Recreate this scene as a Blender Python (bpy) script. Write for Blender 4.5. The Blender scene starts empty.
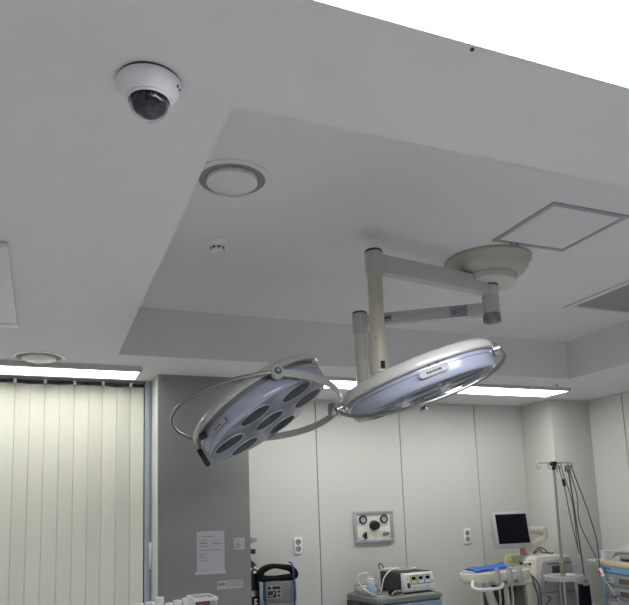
import bpy, bmesh, math, random
from mathutils import Vector, Matrix
random.seed(7)
SC = bpy.context.scene
COL = SC.collection
PI = math.pi
V = Vector

# ------------------------------------------------------------------ materials
def mat(name, rgb, rough=0.5, metal=0.0, noise=0.04, scale=30.0, bump=0.0, coat=0.0, spec=0.5,
        trans=0.0, emit=None, estr=0.0, sss=0.0, aniso=None):
    m = bpy.data.materials.new(name); m.use_nodes = True
    nt = m.node_tree; N = nt.nodes; L = nt.links
    b = N['Principled BSDF']
    tc = N.new('ShaderNodeTexCoord'); nz = N.new('ShaderNodeTexNoise')
    nz.inputs['Scale'].default_value = scale; nz.inputs['Detail'].default_value = 4
    if aniso:
        mp = N.new('ShaderNodeMapping'); mp.inputs['Scale'].default_value = aniso
        L.new(tc.outputs['Object'], mp.inputs['Vector']); L.new(mp.outputs['Vector'], nz.inputs['Vector'])
    else:
        L.new(tc.outputs['Object'], nz.inputs['Vector'])
    cr = N.new('ShaderNodeValToRGB')
    a = [max(0, c * (1 - noise)) for c in rgb]; d = [min(1, c * (1 + noise)) for c in rgb]
    cr.color_ramp.elements[0].position = 0.3; cr.color_ramp.elements[0].color = (*a, 1)
    cr.color_ramp.elements[1].position = 0.7; cr.color_ramp.elements[1].color = (*d, 1)
    L.new(nz.outputs['Fac'], cr.inputs['Fac']); L.new(cr.outputs['Color'], b.inputs['Base Color'])
    b.inputs['Roughness'].default_value = rough; b.inputs['Metallic'].default_value = metal
    b.inputs['Specular IOR Level'].default_value = spec
    b.inputs['Coat Weight'].default_value = coat; b.inputs['Transmission Weight'].default_value = trans
    if sss:
        b.inputs['Subsurface Weight'].default_value = sss
        b.inputs['Subsurface Radius'].default_value = (0.02, 0.02, 0.02)
    if bump:
        bp = N.new('ShaderNodeBump'); bp.inputs['Strength'].default_value = bump; bp.inputs['Distance'].default_value = 0.002
        L.new(nz.outputs['Fac'], bp.inputs['Height']); L.new(bp.outputs['Normal'], b.inputs['Normal'])
    if emit:
        b.inputs['Emission Color'].default_value = (*emit, 1); b.inputs['Emission Strength'].default_value = estr
    return m

M = {}
M['ceil'] = mat('ceiling_paint', (.715, .715, .72), .85, noise=.012, scale=3, bump=.0)
M['wall'] = mat('wall_panel_enamel', (.60, .61, .575), .55, noise=.015, scale=60, bump=.03)
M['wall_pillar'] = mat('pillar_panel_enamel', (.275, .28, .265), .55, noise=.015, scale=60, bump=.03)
M['wall_r'] = mat('wall_enamel_lit_copy', (.67, .68, .645), .55, noise=.015, scale=60, bump=.03)  # wall enamel made lighter, standing in for extra light on the right wall
M['joint'] = mat('dark_joint', (.05, .05, .05), .8)
M['floor'] = mat('floor_vinyl', (.76, .76, .75), .45, noise=.05, scale=14)
M['alu_frame'] = mat('window_aluminium', (.46, .51, .57), .45, .1, noise=.02)
M['glass'] = mat('window_glass', (.75, .8, .82), .05, trans=.9)
M['blind'] = mat('blind_fabric', (.86, .855, .75), .85, noise=.03, scale=120, bump=.15)
M['rail'] = mat('rail_grey', (.25, .25, .24), .5, .3)
M['whiteplastic'] = mat('white_plastic', (.80, .81, .82), .4, noise=.015)
M['whiteframe'] = mat('white_metal_frame', (.70, .71, .72), .45, noise=.01)
M['ledframe'] = mat('led_frame', (.55, .56, .56), .5, noise=.01)
M['led'] = mat('led_diffuser_warm', (.9, .9, .9), .6, emit=(1, 1, .95), estr=5.8)
M['ledback'] = mat('led_diffuser_back', (.9, .9, .9), .6, emit=(1, 1, .96), estr=11.0)
M['ledbig'] = mat('led_diffuser_cool', (.9, .9, .9), .6, emit=(.92, .918, 1.0), estr=22.5)
M['greytrim'] = mat('grey_gasket', (.06, .065, .075), .6)
M['domeglass'] = mat('smoked_dome', (.02, .022, .028), .06, noise=.3, scale=40, coat=.6)
M['domeclear'] = mat('clear_dome', (.9, .92, .94), .03, trans=1.0)
M['domeclear'].node_tree.nodes['Principled BSDF'].inputs['IOR'].default_value = 1.18
M['ventgap'] = mat('vent_gap', (.24, .245, .245), .7)
M['ventpan'] = mat('vent_pan', (.68, .69, .68), .22, noise=.02)
M['panelframe'] = mat('hatch_frame_aluminium', (.40, .41, .44), .4, .5)
M['hatch'] = mat('hatch_board', (.68, .69, .70), .8, noise=.012, scale=4)
M['grille'] = mat('return_grille', (.34, .34, .34), .7, noise=.05)
M['cream'] = mat('arm_cream_enamel', (.60, .60, .55), .35, noise=.015, coat=.2)
M['creamy'] = mat('column_yellowed_enamel', (.55, .53, .42), .38, noise=.02, coat=.2)
M['armgrey'] = mat('arm_grey_enamel', (.52, .52, .50), .38, noise=.015, coat=.2)
M['canopy'] = mat('canopy_plastic', (.42, .42, .365), .4, noise=.02, coat=.15)
M['shell'] = mat('lamp_shell_enamel', (.435, .43, .395), .28, noise=.015, coat=.4)
M['band'] = mat('yoke_enamel', (.42, .42, .39), .38, noise=.02, coat=.2)
M['bluebody'] = mat('lamp_body_bluish', (.295, .32, .40), .30, noise=.02, coat=.5)
M['face'] = mat('lamp_face_bluish', (.38, .41, .47), .3, noise=.3, scale=12, spec=.25)
M['lens'] = mat('lens_dark_glass', (.022, .032, .038), .35, .0, noise=.7, scale=26, spec=.06)
M['chrome'] = mat('chrome', (.55, .55, .53), .22, 1.0, noise=.03)
M['steel'] = mat('brushed_steel', (.45, .45, .44), .32, 1.0, noise=.05, scale=60)
M['black'] = mat('black_plastic', (.012, .012, .014), .45, noise=.2)
M['blackrub'] = mat('black_rubber', (.008, .008, .009), .75, noise=.2, spec=.2)
M['paper'] = mat('paper', (.52, .53, .56), .8, noise=.02)
M['ink'] = mat('ink', (.05, .05, .06), .8)
M['inkgrey'] = mat('faint_ink', (.18, .18, .20), .8)
M['hoopsteel'] = mat('hoop_dull_steel', (.30, .30, .285), .30, 1.0, noise=.05, scale=60)
M['teal'] = mat('pivot_badge_navy', (.03, .05, .12), .4)
M['socket'] = mat('socket_plastic', (.85, .85, .84), .4, noise=.01)
M['sockhole'] = mat('socket_recess', (.28, .28, .28), .5)
M['alu'] = mat('anodised_aluminium', (.50, .51, .54), .4, .6, noise=.03)
M['gaugeplate'] = mat('gauge_plate', (.76, .75, .66), .45, noise=.015)
M['dial'] = mat('dial_face', (.42, .42, .52), .5)
M['cartgrey'] = mat('cart_greygreen', (.20, .22, .22), .5, noise=.03)
M['cartblue'] = mat('cart_blue_front', (.20, .29, .42), .4, noise=.03)
M['cartdark'] = mat('cart_dark_slots', (.05, .055, .06), .6)
M['esufront'] = mat('unit_front_ivory', (.72, .71, .66), .4, noise=.015)
M['esubody'] = mat('unit_body_dark', (.045, .042, .04), .55, noise=.1)
M['yellow'] = mat('yellow_print', (.62, .50, .16), .5)
M['greenblue'] = mat('teal_print', (.06, .13, .22), .5)
M['coag'] = mat('pale_panel_print', (.46, .54, .58), .45)
M['lightblue'] = mat('light_blue_plastic', (.40, .57, .68), .45, noise=.02)
M['bottle'] = mat('bottle_plastic', (.50, .60, .66), .25, noise=.03)
M['tubing'] = mat('white_tubing', (.74, .75, .74), .35, noise=.02)
M['devgrey'] = mat('device_grey', (.20, .20, .20), .5, noise=.03)
M['devpanel'] = mat('device_panel_grey', (.34, .35, .35), .5, noise=.03)
M['screen'] = mat('screen_black', (.004, .005, .009), .2, noise=.1, spec=.15)
M['bezel'] = mat('bezel_grey', (.44, .45, .445), .45, noise=.015)
M['beige'] = mat('console_beige', (.64, .61, .53), .45, noise=.02)
M['sidegrey'] = mat('console_side_grey', (.36, .37, .37), .5, noise=.02)
M['bluecloth'] = mat('blue_cloth', (.04, .13, .56), .85, noise=.1, bump=.2)
M['yellownote'] = mat('yellow_green_pad', (.62, .62, .25), .7)
M['pink'] = mat('pink_plastic', (.62, .30, .34), .5)
M['cable'] = mat('cable_grey', (.10, .10, .10), .5)
M['cablelight'] = mat('cable_lightgrey', (.36, .36, .35), .5)
M['navy'] = mat('navy_fabric', (.006, .008, .02), .8, spec=.2)
M['drawer'] = mat('drawer_grey', (.30, .31, .33), .5, noise=.02)
M['drawerhandle'] = mat('drawer_recess_olive', (.13, .115, .06), .6)
M['woodtop'] = mat('cream_wood_top', (.66, .58, .40), .5, noise=.08, scale=8, aniso=(1, 8, 8))
M['trimblue'] = mat('trim_sky_blue', (.20, .38, .62), .45)
M['film'] = mat('clear_plastic_film', (.80, .82, .82), .25, noise=.05, trans=.35, bump=.6, scale=18)
M['red'] = mat('red_plastic', (.45, .04, .04), .5)
M['bluetip'] = mat('blue_tip', (.02, .06, .35), .5)
M['bincloth'] = mat('pale_grey_cloth', (.42, .43, .46), .85, noise=.05, bump=.3)
M['copper'] = mat('copper_part', (.45, .22, .10), .4, .5)
M['maroon'] = mat('dark_red_pack', (.16, .05, .06), .5, noise=.3, scale=50)
M['cylblack'] = mat('cylinder_black', (.011, .012, .014), .4, noise=.1, spec=.25)
M['bluecord'] = mat('blue_cord', (.03, .06, .30), .5)
M['sticker'] = mat('sticker_bluegrey', (.30, .31, .36), .6)
M['capgrey'] = mat('cap_dark_grey', (.20, .20, .195), .35, .3, noise=.5, scale=25)
M['badgeplate'] = mat('badge_plate', (.33, .33, .325), .4, noise=.03)
M['olive'] = mat('pole_brass_collar', (.32, .30, .18), .4, .5)

# ------------------------------------------------------------------ mesh builder
class MB:
    def __init__(s): s.bm = bmesh.new()
    def _x(s, vs, T):
        if T is not None:
            for v in vs: v.co = T @ v.co
    def box(s, a, b, bev=0.0, T=None, seg=2):
        a = V(a); b = V(b); t = bmesh.new()
        bmesh.ops.create_cube(t, size=1)
        c = (a + b) / 2; d = b - a
        for v in t.verts: v.co = V((v.co.x * d.x, v.co.y * d.y, v.co.z * d.z)) + c
        if bev: bmesh.ops.bevel(t, geom=t.edges[:], offset=bev, segments=seg, affect='EDGES', profile=.5)
        s._merge(t, T); return s
    def _merge(s, t, T=None):
        mp = {}
        for v in t.verts: mp[v] = s.bm.verts.new(T @ v.co if T is not None else v.co)
        for f in t.faces:
            try: s.bm.faces.new([mp[v] for v in f.verts])
            except ValueError: pass
        t.free()
    def lathe(s, prof, n=32, T=None, cap0=True, cap1=True):
        rings = []; newv = []
        for r, z in prof:
            if r < 1e-6:
                v = s.bm.verts.new((0, 0, z)); rings.append([v]); newv.append(v)
            else:
                rg = [s.bm.verts.new((r * math.cos(2 * PI * k / n), r * math.sin(2 * PI * k / n), z)) for k in range(n)]
                rings.append(rg); newv += rg
        for p, q in zip(rings, rings[1:]):
            for k in range(n):
                k2 = (k + 1) % n
                if len(p) == 1 and len(q) == 1: continue
                if len(p) == 1: s.bm.faces.new((p[0], q[k2], q[k]))
                elif len(q) == 1: s.bm.faces.new((p[k], p[k2], q[0]))
                else: s.bm.faces.new((p[k], p[k2], q[k2], q[k]))
        if cap0 and len(rings[0]) > 1: s.bm.faces.new(rings[0])
        if cap1 and len(rings[-1]) > 1: s.bm.faces.new(rings[-1])
        s._x(newv, T); return s
    def cyl(s, p, q, r, r2=None, n=20, bev=0.0):
        p = V(p); q = V(q); d = q - p; h = d.length; r2 = r if r2 is None else r2
        T = Matrix.Translation(p) @ d.to_track_quat('Z', 'Y').to_matrix().to_4x4()
        if bev: pr = [(r - bev, 0), (r, bev), (r2, h - bev), (r2 - bev, h)]
        else: pr = [(r, 0), (r2, h)]
        return s.lathe(pr, n, T)
    def tube(s, pts, r, n=10, closed=False, T=None, flat=None, up=None):
        """sweep a circle (or flat=(w,h) box section) along points"""
        pts = [V(p) for p in pts]; m = len(pts); rings = []; newv = []
        prevx = None
        for i, p in enumerate(pts):
            if closed: t = pts[(i + 1) % m] - pts[i - 1]
            else: t = pts[min(i + 1, m - 1)] - pts[max(i - 1, 0)]
            t.normalize()
            if up is not None: x = up.cross(t).normalized()
            elif prevx is None:
                x = t.cross(V((0, 0, 1)));
                if x.length < .1: x = t.cross(V((1, 0, 0)))
                x.normalize()
            else: x = (prevx - t * prevx.dot(t)).normalized()
            prevx = x; y = t.cross(x)
            rr = r[i] if isinstance(r, (list, tuple)) else r
            if flat: sec = [(flat[0] / 2 * a, flat[1] / 2 * b) for a, b in ((-1, -.6), (-.7, -1), (.7, -1), (1, -.6), (1, .6), (.7, 1), (-.7, 1), (-1, .6))]
            else: sec = [(rr * math.cos(2 * PI * k / n), rr * math.sin(2 * PI * k / n)) for k in range(n)]
            rg = [s.bm.verts.new(p + x * a + y * b) for a, b in sec]; rings.append(rg); newv += rg
        k = len(rings[0])
        rng = range(m) if closed else range(m - 1)
        for i in rng:
            a = rings[i]; b = rings[(i + 1) % m]
            for j in range(k): s.bm.faces.new((a[j], a[(j + 1) % k], b[(j + 1) % k], b[j]))
        if not closed: s.bm.faces.new(rings[0]); s.bm.faces.new(rings[-1])
        s._x(newv, T); return s
    def prism(s, poly, z0, z1, T=None, bev=0.0):
        t = bmesh.new()
        a = [t.verts.new((x, y, z0)) for x, y in poly]; b = [t.verts.new((x, y, z1)) for x, y in poly]
        n = len(poly); t.faces.new(a); t.faces.new(b)
        for k in range(n): t.faces.new((a[k], a[(k + 1) % n], b[(k + 1) % n], b[k]))
        if bev: bmesh.ops.bevel(t, geom=t.edges[:], offset=bev, segments=2, affect='EDGES', profile=.5)
        s._merge(t, T); return s
    def ball(s, c, r, sc=(1, 1, 1), n=16):
        t = bmesh.new(); bmesh.ops.create_uvsphere(t, u_segments=n, v_segments=max(6, n // 2), radius=r)
        for v in t.verts: v.co = V((v.co.x * sc[0], v.co.y * sc[1], v.co.z * sc[2])) + V(c)
        s._merge(t); return s
    def grid(s, fn, nu, nv):
        g = [[s.bm.verts.new(fn(i / nu, j / nv)) for j in range(nv + 1)] for i in range(nu + 1)]
        for i in range(nu):
            for j in range(nv): s.bm.faces.new((g[i][j], g[i + 1][j], g[i + 1][j + 1], g[i][j + 1]))
        return s
    def build(s, name, m, parent=None, T=None, origin=None, angle=38):
        """T: local->world frame; parent: empties/meshes without rotation"""
        bm = s.bm
        if T is not None:
            for v in bm.verts: v.co = T @ v.co
        bmesh.ops.recalc_face_normals(bm, faces=bm.faces)
        if origin is None:
            if parent is not None: origin = world(parent)
            else:
                lo = [min(v.co[k] for v in bm.verts) for k in range(3)]; hi = [max(v.co[k] for v in bm.verts) for k in range(3)]
                origin = V(((lo[0] + hi[0]) / 2, (lo[1] + hi[1]) / 2, lo[2]))
        origin = V(origin)
        for v in bm.verts: v.co -= origin
        for f in bm.faces: f.smooth = True
        for e in bm.edges:
            if len(e.link_faces) == 2 and e.calc_face_angle(0) > math.radians(angle): e.smooth = False
        me = bpy.data.meshes.new(name); bm.to_mesh(me); bm.free()
        o = bpy.data.objects.new(name, me); COL.objects.link(o)
        me.materials.append(M[m] if isinstance(m, str) else m)
        if parent is not None:
            o.parent = parent; o.location = origin - world(parent)
        else: o.location = origin
        return o

def world(o):
    p = V((0, 0, 0))
    while o is not None: p = p + o.location; o = o.parent
    return p
def tag(o, label, cat, group=None):
    o['label'] = label; o['category'] = cat
    if group: o['group'] = group
    return o
def thing(name, loc, label, cat, group=None):
    o = bpy.data.objects.new(name, None); COL.objects.link(o); o.location = loc; o.empty_display_size = .1
    return tag(o, label, cat, group)
def struct(o): o['kind'] = 'structure'; return o
def spline(pts, n=8, closed=False):
    P = [V(p) for p in pts]; out = []; m = len(P)
    segs = range(m) if closed else range(m - 1)
    for i in segs:
        if closed: a, b, c, d = P[i - 1], P[i], P[(i + 1) % m], P[(i + 2) % m]
        else: a, b, c, d = P[max(i - 1, 0)], P[i], P[i + 1], P[min(i + 2, m - 1)]
        for k in range(n):
            t = k / n
            out.append(.5 * ((2 * b) + (c - a) * t + (2 * a - 5 * b + 4 * c - d) * t * t + (3 * b - a - 3 * c + d) * t ** 3))
    if not closed: out.append(P[-1])
    return out
def rotz(loc, deg): return Matrix.Translation(V(loc)) @ Matrix.Rotation(math.radians(deg), 4, 'Z')
def copy_tree(o, parent=None):
    c = o.copy(); COL.objects.link(c); c.parent = parent
    for ch in list(o.children): copy_tree(ch, c)
    return c

# ------------------------------------------------------------------ room shell
H = 2.40; RZ = 2.65
XL, XR, YF, YB = -2.2, 4.02, -2.6, 4.35
rx0, rx1, ry0, ry1 = .328, 3.18, 1.166, 3.305
PX0, PX1, PY = .589, 1.112, 3.725           # left pillar
QX, QY = 3.632, 4.0                          # right pillar
b = MB()
b.box((XL, YF, H), (rx0, YB + .1, RZ)); b.box((rx1, YF, H), (XR + .1, YB + .1, RZ))
b.box((rx0, YF, H), (rx1, ry0, RZ)); b.box((rx0, ry1, H), (rx1, YB + .1, RZ))
b.box((XL, YF, RZ), (XR + .1, YB + .1, RZ + .1))
struct(b.build('ceiling', 'ceil'))
struct(MB().box((XL, YF, -.1), (XR + .1, YB + .1, 0)).build('floor', 'floor'))
g = .003; sx = [PX1 - .05, 1.802, 2.486, 3.172, QX + .1]
b = MB()
for a, c in zip(sx, sx[1:]): b.box((a + g, YB, 0), (c - g, YB + .03, H), .0015, seg=1)
struct(b.build('wall_back', 'wall'))
struct(MB().box((PX1 - .05, YB + .012, 0), (QX + .1, YB + .1, H)).build('trim_1', 'joint'))
b = MB(); ry = [YF, -.6, .1, .8, 1.5, 2.22, 2.94, 3.669, QY + .1]
for a, c in zip(ry, ry[1:]): b.box((XR, a + g, 0), (XR + .03, c - g, H), .0015, seg=1)
struct(b.build('wall_right', 'wall_r'))
struct(MB().box((XR + .012, YF, 0), (XR + .1, YB, H)).build('trim_2', 'joint'))
struct(MB().box((XL - .1, YF, 0), (XL, YB + .1, RZ)).build('wall_left', 'wall'))
struct(MB().box((XL, YF - .1, 0), (XR + .1, YF, RZ)).build('wall_front', 'wall'))
struct(MB().box((QX, QY, 0), (XR, YB, H), .004).build('wall_pillar_right', 'wall'))
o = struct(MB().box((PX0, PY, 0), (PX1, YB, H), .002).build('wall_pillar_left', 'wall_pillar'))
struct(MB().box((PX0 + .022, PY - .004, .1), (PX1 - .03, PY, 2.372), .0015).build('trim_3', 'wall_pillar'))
struct(MB().box((PX0 - .004, PY + .006, 0), (PX0, 3.944, H), .001).build('trim_4', 'whiteplastic'))
# window wall at left, behind the blind
struct(MB().box((XL, 4.12, 0), (PX0, 4.22, .35)).build('wall_window', 'wall'))
w = MB().box((.546, 3.945, 0), (PX0 - .004, 4.12, H), .003).box((.556, 3.936, 0), (.572, 3.946, H), .002)
w.box((XL, 4.02, .35), (.546, 4.12, .41), .003).box((XL, 4.02, 2.33), (.546, 4.12, H), .003)
for x in (-1.55, -.85, -.15): w.box((x - .03, 4.03, .41), (x + .03, 4.11, 2.33), .003)
wf = struct(w.build('window_1', 'alu_frame'))
MB().box((XL, 4.065, .41), (.546, 4.075, 2.33)).build('pane', 'glass', wf)
h = MB().tube(spline([(.578, 3.945, 1.445), (.577, 3.918, 1.435), (.576, 3.912, 1.39), (.577, 3.918, 1.345), (.578, 3.945, 1.33)], 6), .009, 10)
h.box((.567, 3.937, 1.31), (.588, 3.946, 1.46), .003)
h = h.build('window_handle', 'whiteplastic', wf); h['label'] = 'white lever handle'

# ------------------------------------------------------------------ folding blind
bt = thing('pleated_blind', (-.6, 3.96, .06), 'cream pleated vertical blind hanging across the window at left', 'blind')
PER = .155; n0 = 14
cs = []                                  # plan of the pleats: nearly flat faces with a narrow crease at every fold
for k in range(2 * n0):
    xa = .541 - k * PER / 2; ya = 3.955 + (.008 if k % 2 else -.008); yb = 3.955 - (.008 if k % 2 else -.008)
    cs += [(xa - .0005, ya + .007), (xa - .003, ya), (xa - PER / 4, (ya + yb) / 2), (xa - PER / 2 + .003, yb)]
nv = 24
def sheet(u, v):
    k = min(int(round(u * (len(cs) - 1))), len(cs) - 1); x, y = cs[k]
    ph = (.541 - x) / PER; tri = 2 * abs(ph - math.floor(ph) - .5)
    z = .06 + v * (2.368 - .06)
    if v > .98: z -= .008 * tri + .003 * math.sin(ph * 2.1)
    return V((x + .004 * math.sin(3.1 * ph) * (1 - v), y, z))
sh = MB().grid(sheet, len(cs) - 1, nv).build('fabric', 'blind', bt, angle=25)
sm = sh.modifiers.new('s', 'SOLIDIFY'); sm.thickness = .0015
MB().box((XL + .3, 3.94, 2.385), (.541, 3.975, H)).build('rail', 'rail', bt)
for k in range(n0): MB().box((.541 - (k + .5) * PER - .008, 3.931, 2.362), (.541 - (k + .5) * PER + .008, 3.9345, 2.386)).build('clip', 'whiteplastic', bt)

# ------------------------------------------------------------------ ceiling lights and fittings
def led(name, x0, x1, y0, y1, z, m, label, fr=.012):
    t = thing(name, ((x0 + x1) / 2, (y0 + y1) / 2, z), label, 'ceiling light')
    f = MB()
    f.box((x0, y0, z), (x1, y0 + fr, H), .001, seg=1).box((x0, y1 - fr, z), (x1, y1, H), .001, seg=1)
    f.box((x0, y0 + fr, z), (x0 + fr, y1 - fr, H)).box((x1 - fr, y0 + fr, z), (x1, y1 - fr, H))
    f.build('frame', 'ledframe', t)
    MB().box((x0 + fr, y0 + fr, z + .002), (x1 - fr, y1 - fr, H)).build('diffuser', m, t)
    return t
led('ceiling_light', -.73, .478, 3.555, 3.785, 2.372, 'led', 'lit white strip light above the window blind')
led('ceiling_light', 2.50, 3.44, 3.57, 3.83, 2.378, 'ledback', 'lit white strip light above the back wall, right of the lamp arms')
led('ceiling_light', 1.14, 2.30, 3.57, 3.83, 2.378, 'ledback', 'lit white strip light seen between the two surgical lamp heads')
led('ceiling_light', .28, 1.55, .25, .853, 2.392, 'ledbig', 'huge overexposed white light panel at the top right, nearest the camera', .004)

# dome camera
t = thing('security_camera', (.164, 1.146, H), 'white dome security camera with dark ball on the ceiling at upper left', 'security camera')
TT = Matrix.Translation((.164, 1.146, H)) @ Matrix.Rotation(PI, 4, 'X')
MB().lathe([(.0575, 0), (.0575, .004), (.054, .004)], 48, TT).build('mount_gasket', 'greytrim', t)
MB().lathe([(.056, .004), (.0595, .0055), (.0595, .009), (.055, .021), (.046, .033), (.0415, .037), (.039, .036), (.039, .005)], 48, TT).build('housing', 'whiteplastic', t)
pr = [(.0365, .0362)] + [(.0365 * math.cos(a), .040 + .0365 * math.sin(a)) for a in [k * PI / 2 / 9 for k in range(10)]]
MB().lathe(pr, 40, TT, cap0=False).build('dome', 'domeclear', t)
sm = bpy.data.objects['dome'].modifiers.new('s', 'SOLIDIFY'); sm.thickness = .0015; sm.offset = -1
MB().lathe([(.0345, .037), (.0340, .045), (.0315, .053), (.026, .060), (.018, .0655), (.012, .0675), (.010, .0665), (0, .066)], 32, TT @ Matrix.Translation((.0008, -.0005, 0))).build('camera_eye', 'domeglass', t)
MB().lathe([(.039, .0365), (.0405, .0375), (.0395, .0405), (.0375, .041), (.037, .037)], 40, TT).build('dome_ring', 'whiteplastic', t)
for a, sz in ((-.55, .0024), (-.75, .0018)):
    MB().box((-sz, -sz * .8, 0), (sz, sz * .8, .0012), T=TT @ Matrix.Rotation(a + 1.15, 4, 'Z') @ Matrix.Translation((.0565, 0, .019)) @ Matrix.Rotation(1.25, 4, 'Y')).build('marking', 'ink', t)

def round_vent(c, z, R, label, s=1):
    t = thing('air_vent', (c[0], c[1], z), label, 'air vent', None)
    T = Matrix.Translation((c[0], c[1], z)) @ Matrix.Rotation(PI, 4, 'X')
    MB().lathe([(R, 0), (R * .995, .003), (R * .9, .006), (R * .85, .006), (R * .84, .003), (R * .84, 0)], 56, T).build('rim', 'ventpan', t)
    MB().lathe([(R * .835, .001), (R * .835, .003), (0, .003)], 48, T).build('throat', 'ventgap', t)
    MB().lathe([(R * .66, .004), (R * .665, .012), (R * .645, .016), (R * .5, .022), (R * .3, .026), (0, .028)], 56, T).build('pan', 'ventpan', t)
    return t
round_vent((.530, 1.90), RZ, .123, 'round white air diffuser in the recessed ceiling near the dome camera')
round_vent((-.033, 3.44), H, .123, 'round white air diffuser above the blind strip light, far left')

t = thing('smoke_detector', (.607, 2.405, RZ), 'small round white smoke detector on the recessed ceiling', 'smoke detector')
T = Matrix.Translation((.607, 2.405, RZ)) @ Matrix.Rotation(PI, 4, 'X')
MB().lathe([(.048, 0), (.048, .008), (.042, .016), (.027, .018), (.024, .018)], 36, T).build('base', 'whiteplastic', t)
c = MB().lathe([(.024, .018), (.024, .024), (.026, .024), (.027, .034), (.020, .040), (0, .041)], 32, T).build('sensor_head', 'whiteplastic', t)
for k in range(8):
    MB().box((.0245, -.005, .020), (.0275, .005, .027), T=T @ Matrix.Rotation(k * PI / 4, 4, 'Z')).build('slot', 'black', c)

# access hatch
t = thing('access_hatch', (1.82, 1.87, RZ), 'square access hatch with grey metal frame in the recessed ceiling', 'access panel')
hx0, hx1, hy0, hy1 = 1.641, 2.003, 1.700, 2.052; fw = .02; zb = RZ - .005
f = MB().box((hx0, hy0, zb), (hx1, hy0 + fw, RZ)).box((hx0, hy1 - fw, zb), (hx1, hy1, RZ)).box((hx0, hy0 + fw, zb), (hx0 + fw, hy1 - fw, RZ)).box((hx1 - fw, hy0 + fw, zb), (hx1, hy1 - fw, RZ))
f.build('frame', 'panelframe', t)
MB().box((hx0 + fw + .002, hy0 + fw + .002, zb + .001), (hx1 - fw - .002, hy1 - fw - .002, RZ)).build('board', 'hatch', t)
for q in (.09, .12): MB().cyl((hx0 + q, hy1 - .01, zb), (hx0 + q, hy1 - .01, zb - .003), .004, n=10).build('latch', 'black', t)

# return grille at right
t = thing('ceiling_panel', (2.86, 2.42, RZ), 'dark grey framed ceiling vent panel at the right edge', 'air vent')
gx0, gx1, gy0, gy1 = 2.59, 3.12, 2.16, 2.685; fw = .035; zb = RZ - .008
f = MB().box((gx0, gy0, zb), (gx1, gy0 + fw, RZ), .002).box((gx0, gy1 - fw, zb), (gx1, gy1, RZ), .002).box((gx0, gy0 + fw, zb), (gx0 + fw, gy1 - fw, RZ), .002).box((gx1 - fw, gy0 + fw, zb), (gx1, gy1 - fw, RZ), .002)
f.build('frame', 'hatch', t)
b = MB()
for k in range(22):
    y = gy0 + fw + .002 + k * (gy1 - gy0 - 2 * fw - .004) / 22
    b.box((gx0 + fw, y, zb + .004), (gx1 - fw, y + .016, RZ))
b.build('louvre', 'grille', t)

# air conditioner panel, far left
t = thing('air_conditioner', (-.55, 2.43, H), 'pale ceiling air conditioner panel cut off by the left edge', 'air conditioner')
MB().box((-.98, 2.0, H - .022), (-.110, 2.84, H), .004).build('panel', 'whiteframe', t)
MB().box((-.985, 2.80, H - .026), (-.107, 2.845, H), .003).build('edge_frame', 'whiteplastic', t)
MB().box((-.84, 2.14, H - .024), (-.27, 2.70, H - .02), .001).build('intake_grille', 'ventgap', t)

o = MB().cyl((.685, .868, H), (.685, .868, H - .002), .004, n=12).build('ceiling_screw', 'black'); tag(o, 'tiny black screw in the ceiling beside the huge light panel', 'screw')
t = thing('sprinkler', (3.235, 3.48, H), 'tiny round sprinkler in the ceiling above the right strip light', 'sprinkler')
T = Matrix.Translation((3.235, 3.48, H)) @ Matrix.Rotation(PI, 4, 'X')
MB().lathe([(.032, 0), (.030, .004), (.012, .006), (.009, .006)], 24, T).build('mount_flange', 'whiteframe', t)
MB().lathe([(.012, .006), (.012, .009), (0, .010)], 20, T).build('nozzle', 'black', t)

# ------------------------------------------------------------------ surgical light
HUB = V((1.765, 2.245, 0)); CA = V((1.152, 2.141, 0)); CB = V((1.297, 2.571, 0))
SL = thing('surgical_light', (HUB.x, HUB.y, RZ), 'twin-head surgical light hanging from a round canopy on the recessed ceiling', 'surgical light')
T = Matrix.Translation((HUB.x, HUB.y, RZ)) @ Matrix.Rotation(PI, 4, 'X')
MB().lathe([(.180, 0), (.184, .004), (.184, .014), (.178, .019), (.174, .022), (.168, .040), (.155, .058), (.138, .070), (.120, .077), (.117, .0775)], 64, T).build('ceiling_canopy', 'canopy', SL)
MB().lathe([(.113, .0775), (.115, .081), (.112, .106), (.106, .110), (0, .110)], 48, T).build('canopy_plate', 'cream', SL)
MB().lathe([(.037, .109), (.037, .1145), (.0345, .1145)], 32, T).build('seal_ring', 'black', SL)
hub = MB().lathe([(.0345, .1145), (.0355, .1155), (.0355, .161), (.0345, .1625), (.0355, .164), (.0355, .238), (.0345, .239)], 32, T).build('hub', 'armgrey', SL)
MB().lathe([(.037, .2385), (.038, .241), (.038, .274), (.030, .277), (0, .277)], 32, T).build('end_cap', 'capgrey', hub)
def arm(a, b_, z, w, hh):
    d = (b_ - a); L_ = d.length; ang = math.degrees(math.atan2(d.y, d.x))
    return MB().box((.03, -w / 2, -hh / 2), (L_ - .028, w / 2, hh / 2), .006, T=rotz((a.x, a.y, z), ang)), rotz((a.x, a.y, z), ang), L_
aA, TA, LA = arm(HUB, CA, 2.53, .045, .075); oA = aA.build('upper_arm', 'armgrey', SL)
aB, TB, LB = arm(HUB, CB, 2.432, .042, .056); oB = aB.build('lower_arm', 'armgrey', SL)
s1 = MB().box((LB - .145, -.0225, -.014), (LB - .085, -.021, .012)); s1.box((LB - .145, .021, -.014), (LB - .085, .0225, .012))
s1 = s1.build('label_sticker', 'sticker', oB, TB)
q = MB()
for k in range(5): q.box((LB - .14 + k * .0105, .0225, -.004), (LB - .133 + k * .0105, .0232, .007))
q.build('printed_text', 'ink', s1, TB)
s2 = MB().box((.10, .021, -.024), (.175, .0222, .022)).build('label_sticker', 'sticker', oB, TB)
q = MB()
for k in range(4):
    q.box((.105, .0222, .014 - k * .011), (.12 + .012 * ((k * 3) % 4), .0228, .018 - k * .011))
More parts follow.
